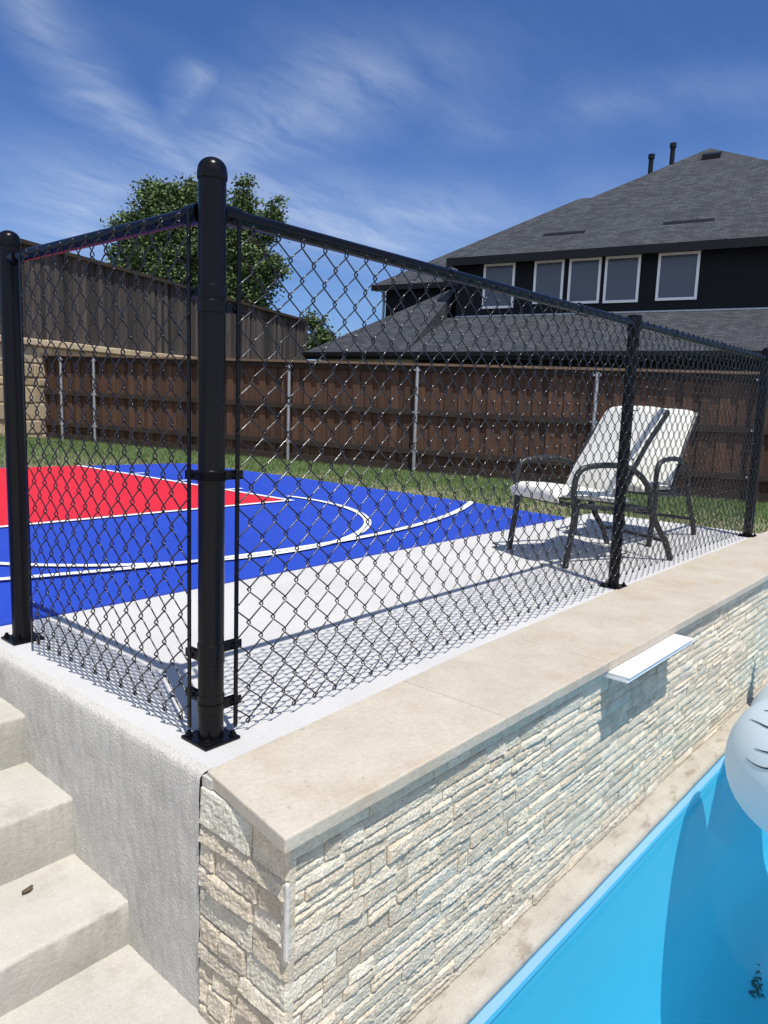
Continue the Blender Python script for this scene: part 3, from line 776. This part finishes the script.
def ridge(name, a, c):
    b = MB(); A_, C_ = W(*a), W(*c); b.tube([A_ + Vector((0, 0, .01)), C_ + Vector((0, 0, .01))], .05, 6); b.build(name, M_shingle, house)
# windows
for i, (u0, u1, z0, z1) in enumerate(((3.04, 1.95, 4.12, 5.56), (1.30, .33, 4.22, 5.56), (.17, -.83, 4.18, 5.56), (-.95, -2.00, 4.17, 5.56), (-2.50, -3.66, 4.19, 5.56))):
    fr = .075
    b = MB()
    def wb_(u_a, u_b, za, zb, b0, b1):
        i0 = len(b.v); b.v += [tuple(W(u, q, z)) for z in (za, zb) for u, q in ((u_a, b0), (u_b, b0), (u_b, b1), (u_a, b1))]
        for f in ((0, 1, 2, 3), (7, 6, 5, 4), (0, 4, 5, 1), (1, 5, 6, 2), (2, 6, 7, 3), (3, 7, 4, 0)): b.f.append(tuple(i0 + k_ for k_ in f))
    wb_(u0, u0 - fr, z0, z1, 2.955, 3.02); wb_(u1 + fr, u1, z0, z1, 2.955, 3.02)
    wb_(u0 - fr, u1 + fr, z1 - fr, z1, 2.957, 3.02); wb_(u0 - fr, u1 + fr, z0, z0 + fr, 2.953, 3.02)
    win = b.build('window', M_white, house)
    b = MB(); wb_(u0 - fr, u1 + fr, z0 + fr, z1 - fr, 2.985, 3.015); b.build('pane', M_glass, win)
# roof vents
for u, q, h in ((-1.02, 8.35, .48), (-1.70, 8.55, .70)):
    z = ez + pp * (q - eb); c = W(u, q, z); b = MB()
    b.lathe([(.085, -.4), (.085, h - .16), (.115, h - .15), (.115, h)], c, 12); b.build('vent_pipe', M_trim, house, smooth=True)
for u0, u1, q in ((1.30, -.05, 3.62), (-2.40, -3.85, 3.75)):
    b = MB(); z = ez + pp * (q - eb)
    P = [W(u0, q, z + .02), W(u1, q, z + .02), W(u1, q + .16, z + .02 + .16 * pp), W(u0, q + .16, z + .02 + .16 * pp)]
    Q = [p + Vector((0, 0, -.08)) for p in P]
    b.v = [tuple(p) for p in Q + P]; b.f = [(0, 3, 2, 1), (4, 5, 6, 7), (0, 1, 5, 4), (1, 2, 6, 5), (2, 3, 7, 6), (3, 0, 4, 7)]
    b.build('slot_vent', M_trim, house)
c = (-3.0, 8.55); z = ez + pp * (c[1] - eb)
b = MB()
P = [W(c[0] + .30, c[1] - .02, z + .17), W(c[0] - .30, c[1] - .02, z + .17), W(c[0] - .30, c[1] + .42, z + .36), W(c[0] + .30, c[1] + .42, z + .36)]
Q = [W(c[0] + .28, c[1], z - .05), W(c[0] - .28, c[1], z - .05), W(c[0] - .28, c[1] + .4, z + .2), W(c[0] + .28, c[1] + .4, z + .2)]
b.v = [tuple(p) for p in Q + P]; b.f = [(0, 3, 2, 1), (4, 5, 6, 7), (0, 1, 5, 4), (1, 2, 6, 5), (2, 3, 7, 6), (3, 0, 4, 7)]
o = b.build('box_vent', M_trim, house)

# ------------------------------------------------------------------ trees
def tree(name, label, base, lobes, nleaf, leaf, trunk_r, group=None):
    t = thing(name, label, 'tree', base)
    b = MB(); bx, by, bz = base
    top = Vector(lobes[0][0])
    b.tube([(bx, by, bz - .1), (bx + .05, by, bz + (top.z - bz) * .35), (bx * .6 + top.x * .4, by * .6 + top.y * .4, bz + (top.z - bz) * .6), top], [trunk_r, trunk_r * .8, trunk_r * .55, trunk_r * .2], 9)
    st = Vector((bx + .05, by, bz + (top.z - bz) * .35))
    for c, r in lobes[1:]:
        c = Vector(c); b.tube([st, st.lerp(c, .5) + Vector((0, 0, .2)), c], [trunk_r * .5, trunk_r * .3, trunk_r * .1], 7)
    b.build('trunk', M_bark, t, smooth='all')
    b = MB(); tot = sum(r ** 2.4 for c, r in lobes)
    for c, r in lobes:
        c = Vector(c); nc = max(3, int(nleaf * r ** 2.4 / tot / 34))
        for q in range(nc):
            d = Vector((rnd.gauss(0, 1), rnd.gauss(0, 1), rnd.gauss(0, 1))).normalized()
            rad = r * (rnd.random() ** .42) * (.82 + .35 * noise.noise(d * 2.1 + c))
            cc = c + Vector((d.x * rad, d.y * rad, d.z * rad * .9)); cs = rnd.uniform(.22, .48) * (.5 + r * .28)
            for k in range(34):
                p = cc + Vector((rnd.gauss(0, 1), rnd.gauss(0, 1), rnd.gauss(0, .7))) * cs * .55
                a = Vector((rnd.gauss(0, 1), rnd.gauss(0, 1), rnd.gauss(0, .6) - .2)).normalized(); n = a.orthogonal().normalized()
                n = (Matrix.Rotation(rnd.uniform(0, 6.28), 3, a) @ n) * leaf * .28; l = leaf * rnd.uniform(.7, 1.25)
                b.quad(p, p + a * l * .5 + n, p + a * l, p + a * l * .5 - n)
    b.build('crown', M_leaf, t)
    return t
tree('leafy_tree', 'broad leafy green tree rising behind the grey weathered fence', (15.6, 22.6, -.3),
     [((15.3, 22.8, 6.5), 1.7), ((14.4, 23.9, 6.1), 1.2), ((14.75, 23.5, 7.6), 1.25), ((13.95, 24.4, 6.9), .7), ((13.75, 24.6, 6.0), .45), ((16.5, 21.7, 6.7), 1.25), ((16.75, 21.45, 7.9), .62), ((16.85, 21.35, 8.6), .35), ((17.1, 20.9, 5.6), 1.15), ((17.25, 20.6, 7.1), .7), ((17.5, 20.3, 7.75), .38), ((16.2, 22.0, 4.8), 1.5), ((17.1, 20.9, 4.5), .7), ((15.4, 22.7, 7.9), .9), ((15.0, 23.2, 5.2), 1.6), ((13.9, 24.5, 5.2), .8)], 72000, .15, .22)
tree('small_tree', 'small round tree just past the end of the grey fence', (18.6, 18.95, -.4),
     [((18.6, 18.95, 3.1), .75), ((18.35, 19.25, 3.7), .5), ((18.9, 18.5, 2.7), .5)], 3600, .15, .08)

# ------------------------------------------------------------------ grass
b = MB()
def blade(x, y, h):
    z = lawn_z(x, y) - .005; a = rnd.uniform(0, 6.28); dx, dy = math.cos(a), math.sin(a); wd = rnd.uniform(.004, .008)
    lx, ly = rnd.uniform(-.5, .5) * h, rnd.uniform(-.5, .5) * h
    b.v += [(x - dx * wd, y - dy * wd, z), (x + dx * wd, y + dy * wd, z), (x + lx, y + ly, z + h)]; i = len(b.v); b.f.append((i - 3, i - 2, i - 1))
cnt = 0
while cnt < 90000:
    y = rnd.uniform(-.2, 14.5); s = (Vector((5, y)) - FENCE_A).dot(FENCE_D); xf = (FENCE_A + FENCE_D * ((y - FENCE_A.y) / FENCE_D.y)).x
    x0 = 4.64 if y < 1.2 else (4.34 if y > 2.2 else 4.26)
    if y > 6.9: x0 = -1.5
    elif y > 6.45: x0 = 3.9
    x = rnd.uniform(x0, xf - .05); f = (x - x0) / (xf - x0)
    dens = min(1, .22 + 1.3 * f + .5 * noise.noise(Vector((x * 1.4, y * 1.4, 0))))
    if rnd.random() < dens: blade(x, y, rnd.uniform(.03, .075) * (.7 + .5 * f)); cnt += 1
tag(b.build('grass', M_blade), 'short green and straw coloured grass between the court and the cedar fence', 'grass', kind='stuff')

# ------------------------------------------------------------------ patio chairs
def cushion(prof, w0, w1, th, puff=.012):
    """padded strip: prof = side curve [(t, z)], rounded edges"""
    P = [Vector((t, 0, z)) for t, z in prof]; n = len(P); b = MB(); m_ = 12
    nr = []
    for i in range(n):
        d = (P[min(i + 1, n - 1)] - P[max(i - 1, 0)]).normalized(); nr.append(Vector((-d.z, 0, d.x)))
    rings = []
    for i in range(n):
        e = min(i, n - 1 - i) / (n - 1); k = min(1, (e * 9)) ** .5 if e > 0 else .25
        i0 = len(b.v); rings.append(i0)
        for sgn in (1, -1):
            for j in range(m_ + 1):
                v = j / m_ if sgn > 0 else 1 - j / m_; s = 2 * v - 1
                prof_h = (1 - abs(s) ** 5) ** .5
                h = (th * .5 * prof_h + puff * (1 - s * s)) * k * (1 if sgn > 0 else .7)
                p = P[i] + nr[i] * (h * sgn); b.v.append((p.x, w0 + (w1 - w0) * v, p.z))
    M2 = 2 * (m_ + 1)
    for i in range(n - 1):
        for j in range(M2): b.f.append((rings[i] + j, rings[i + 1] + j, rings[i + 1] + (j + 1) % M2, rings[i] + (j + 1) % M2))
    b.f.append(tuple(rings[0] + j for j in range(M2))); b.f.append(tuple(rings[-1] + j for j in range(M2))[::-1])
    return b
def spl(pts, n=6):
    pts = [Vector(p) for p in pts]; out = []
    for i in range(len(pts) - 1):
        p0, p1, p2, p3 = pts[max(i - 1, 0)], pts[i], pts[i + 1], pts[min(i + 2, len(pts) - 1)]
        for k in range(n):
            t = k / n; out.append(.5 * ((2 * p1) + (p2 - p0) * t + (2 * p0 - 5 * p1 + 4 * p2 - p3) * t * t + (3 * p1 - p0 - 3 * p2 + p3) * t ** 3))
    return out + [pts[-1]]
def make_chair(loc, rz, label):
    t = thing('patio_chair', label, 'chair', loc, rz, 'cushioned patio chairs on the patio')
    hw = .255
    def part(name, bm, mat, parent=t, **k):
        o = bm.build(name, mat, None, **k); o.parent = parent; return o
    seat = [(-.05, .335), (-.058, .365), (-.02, .378)] + [(x, .385 - .05 * (x + .02) / .45) for x in (.1, .2, .3, .38, .45)]
    part('seat_cushion', cushion(seat, -.215, .215, .062, .006), M_cushion, smooth='all')
    back = spl([(.33, 0, .36), (.40, 0, .50), (.485, 0, .63), (.565, 0, .765), (.605, 0, .818), (.64, 0, .826)], 5)
    part('back_cushion', cushion([(p.x, p.z) for p in back], -.225, .225, .036, .007), M_cushion, smooth='all')
    for s in (-1, 1):
        y = s * hw
        bm = MB(); bm.tube(spl([(-.015, y, .002), (.005, y, .14), (.022, y, .28), (.005, y, .40)]), .0165, 10); part('leg', bm, M_chair, smooth=True)
        bm = MB(); bm.tube(spl([(.715, y, .002), (.67, y, .10), (.59, y, .21), (.535, y, .31), (.53, y, .385)]), .0165, 10); part('leg', bm, M_chair, smooth=True)
        bm = MB(); bm.tube(spl([(.005, y, .395), (.012, y, .46), (.045, y, .510), (.13, y, .530), (.27, y, .532), (.38, y, .512), (.47, y, .455), (.53, y, .38)]), .0158, 10); part('armrest', bm, M_chair, smooth=True)
    bm = MB()
    for s in (-1, 1): bm.tube([(.01, s * (hw - .012), .325), (.3, s * (hw - .012), .30), (.54, s * (hw - .012), .29)], .014, 8)
    for x, z in ((.012, .325), (.535, .29)): bm.tube([(x, -hw, z), (x, hw, z)], .013, 8)
    part('seat_frame', bm, M_chair, smooth=True)
    bm = MB()
    bf = [(.32, .29), (.385, .45), (.48, .62), (.57, .745), (.625, .818)]
    for s in (-1, 1): bm.tube(spl([(x, s * .232, z) for x, z in bf]), .0135, 8)
    bm.tube([(.625, -.232, .818), (.625, .232, .818)], .0135, 8)
    part('back_frame', bm, M_chair, smooth=True)
    bm = MB(); bm.tube([(.655, -hw, .115), (.655, hw, .115)], .011, 8); part('stretcher', bm, M_chair, smooth=True)
    return t
make_chair((2.575, .575, 0), math.radians(-24), 'dark framed patio chair with cream cushions, the one facing the blue court closest')
make_chair((3.47, .555, 0), math.radians(-2), 'dark framed patio chair with cream cushions, half hidden behind the other chair')

# ------------------------------------------------------------------ pool things
b = MB(); b.box((1.240, -.515, -.039), (1.835, -.40, -.031)); b.box((1.240, -.511, -.054), (1.835, -.40, -.043)); b.box((1.240, -.508, -.0435), (1.252, -.40, -.0385)); b.box((1.823, -.508, -.0435), (1.835, -.40, -.0385)); b.box((1.25, -.43, -.0435), (1.825, -.40, -.0385)); o = b.build('waterfall_spout', M_white, bevel=.003)
tag(o, 'white plastic spout lip sticking out below the coping over the pool', 'pool spout')
FC, FR = Vector((2.045, -.905, -.495)), .282
fl = thing('pool_float', 'white inflatable float with thin black curved marks on the water by the wall', 'inflatable', (FC.x, FC.y, -.79))
b = MB()
def rings_tube(path, radii, n=36):
    b.tube(path, radii, n)
pth, rad = [], []
for i in range(25):      # head
    a = -PI / 2 + PI * .80 * i / 24
    pth.append(FC + Vector((math.sin(a), .10 * 0, 0)) * FR); rad.append(max(.002, FR * math.cos(a)))
for x, y, z, r in ((2.46, -.80, -.56, .21), (2.66, -.77, -.57, .225), (2.85, -.77, -.58, .20), (3.02, -.80, -.56, .14), (3.09, -.70, -.45, .085), (3.11, -.63, -.33, .05)):  # unseen neck, placed to close gaps in the float's shadow
    pth.append(Vector((x, y, z))); rad.append(r)
b.tube(pth, rad, 40)
b.grid(lambda u, v: (2.76 + .82 * math.cos(2 * PI * u) * math.sin(PI * v), -1.52 + .86 * math.sin(2 * PI * u) * math.sin(PI * v), -.55 + .26 * math.cos(PI * v)), 48, 24); o = b.build('body', M_vinyl, fl, smooth='all')  # unseen lobe beyond the head, sized for the shadow it throws in the pool
b = MB()  # unseen fin, added to cast a spiked shadow on the stone wall
b.v = [(3.00, -.615, -.36), (3.18, -.585, -.40), (3.14, -.60, -.02), (3.00, -.585, -.36), (3.18, -.555, -.40), (3.14, -.57, -.02)]
b.f = [(0, 1, 2), (5, 4, 3), (0, 3, 4, 1), (1, 4, 5, 2), (2, 5, 3, 0)]
b.build('shadow_fin', M_vinyl, fl, bevel=.01)
STROKES = [
 [(-0.364, 0.519, 0.773), (-0.411, 0.439, 0.799), (-0.475, 0.365, 0.801), (-0.565, 0.228, 0.793)],
 [(-0.421, 0.657, 0.625), (-0.549, 0.518, 0.656), (-0.629, 0.405, 0.664), (-0.688, 0.254, 0.68)],
 [(-0.778, 0.489, 0.394), (-0.831, 0.373, 0.413), (-0.861, 0.255, 0.44), (-0.859, 0.128, 0.496)],
 [(-0.783, 0.577, 0.232), (-0.873, 0.435, 0.223), (-0.926, 0.286, 0.245), (-0.935, 0.137, 0.328)],
]
b = MB()
for st in STROKES:
    pts = [(Vector(q).normalized() * (FR + .0015)) + FC for q in st]; pts = spl(pts, 5); n = len(pts)
    b.tube([FC + (p - FC).normalized() * (FR + .0012) for p in pts], [max(.0006, .0042 * (i / (n - 1)) ** .6) for i in range(n)], 6)
b.build('printed_marks', M_ink, fl)
# leaf on the step, leaf litter on the pool floor
def leaf(name, c, s, lab, rz, mat, z_amp=.006):
    b = MB()
    def f(u, v):
        a = (u - .5) * 2; wd = (1 - a * a) ** .8 * .42
        return (s * a, s * wd * (v - .5) * 2, z_amp * (abs(v - .5) * 2 + .4 * a * a) + .002)
    b.grid(f, 10, 6); o = b.build(name, mat, smooth='all'); o.location = c; o.rotation_euler = (0, 0, rz)
    m_ = o.modifiers.new('thickness', 'SOLIDIFY'); m_.thickness = .003
    return tag(o, lab, 'leaf')
leaf('dry_leaf', (-.272, .384, -.4505), .014, 'small dry brown leaf lying on a concrete step', .3, M_leafbrown)
b = MB()
for k in range(26):
    x, y = rnd.gauss(3.016, .050), rnd.gauss(-.640, .016); LZ = FL + .90 - math.sqrt(max(0, .90 ** 2 - (y + 1.394) ** 2)); a = rnd.uniform(0, 6.28); s = rnd.uniform(.012, .028)
    dx, dy = math.cos(a) * s, math.sin(a) * s
    b.quad((x - dx, y - dy, LZ + .006 + k * .0002), (x + dy * .4, y - dx * .4, LZ + .012 + k * .0002), (x + dx, y + dy, LZ + .006 + k * .0002), (x - dy * .4, y + dx * .4, LZ + .012 + k * .0002))
tag(b.build('leaf_litter', M_leafbrown), 'dark clump of sunken leaves on the pool floor', 'leaves', kind='stuff')
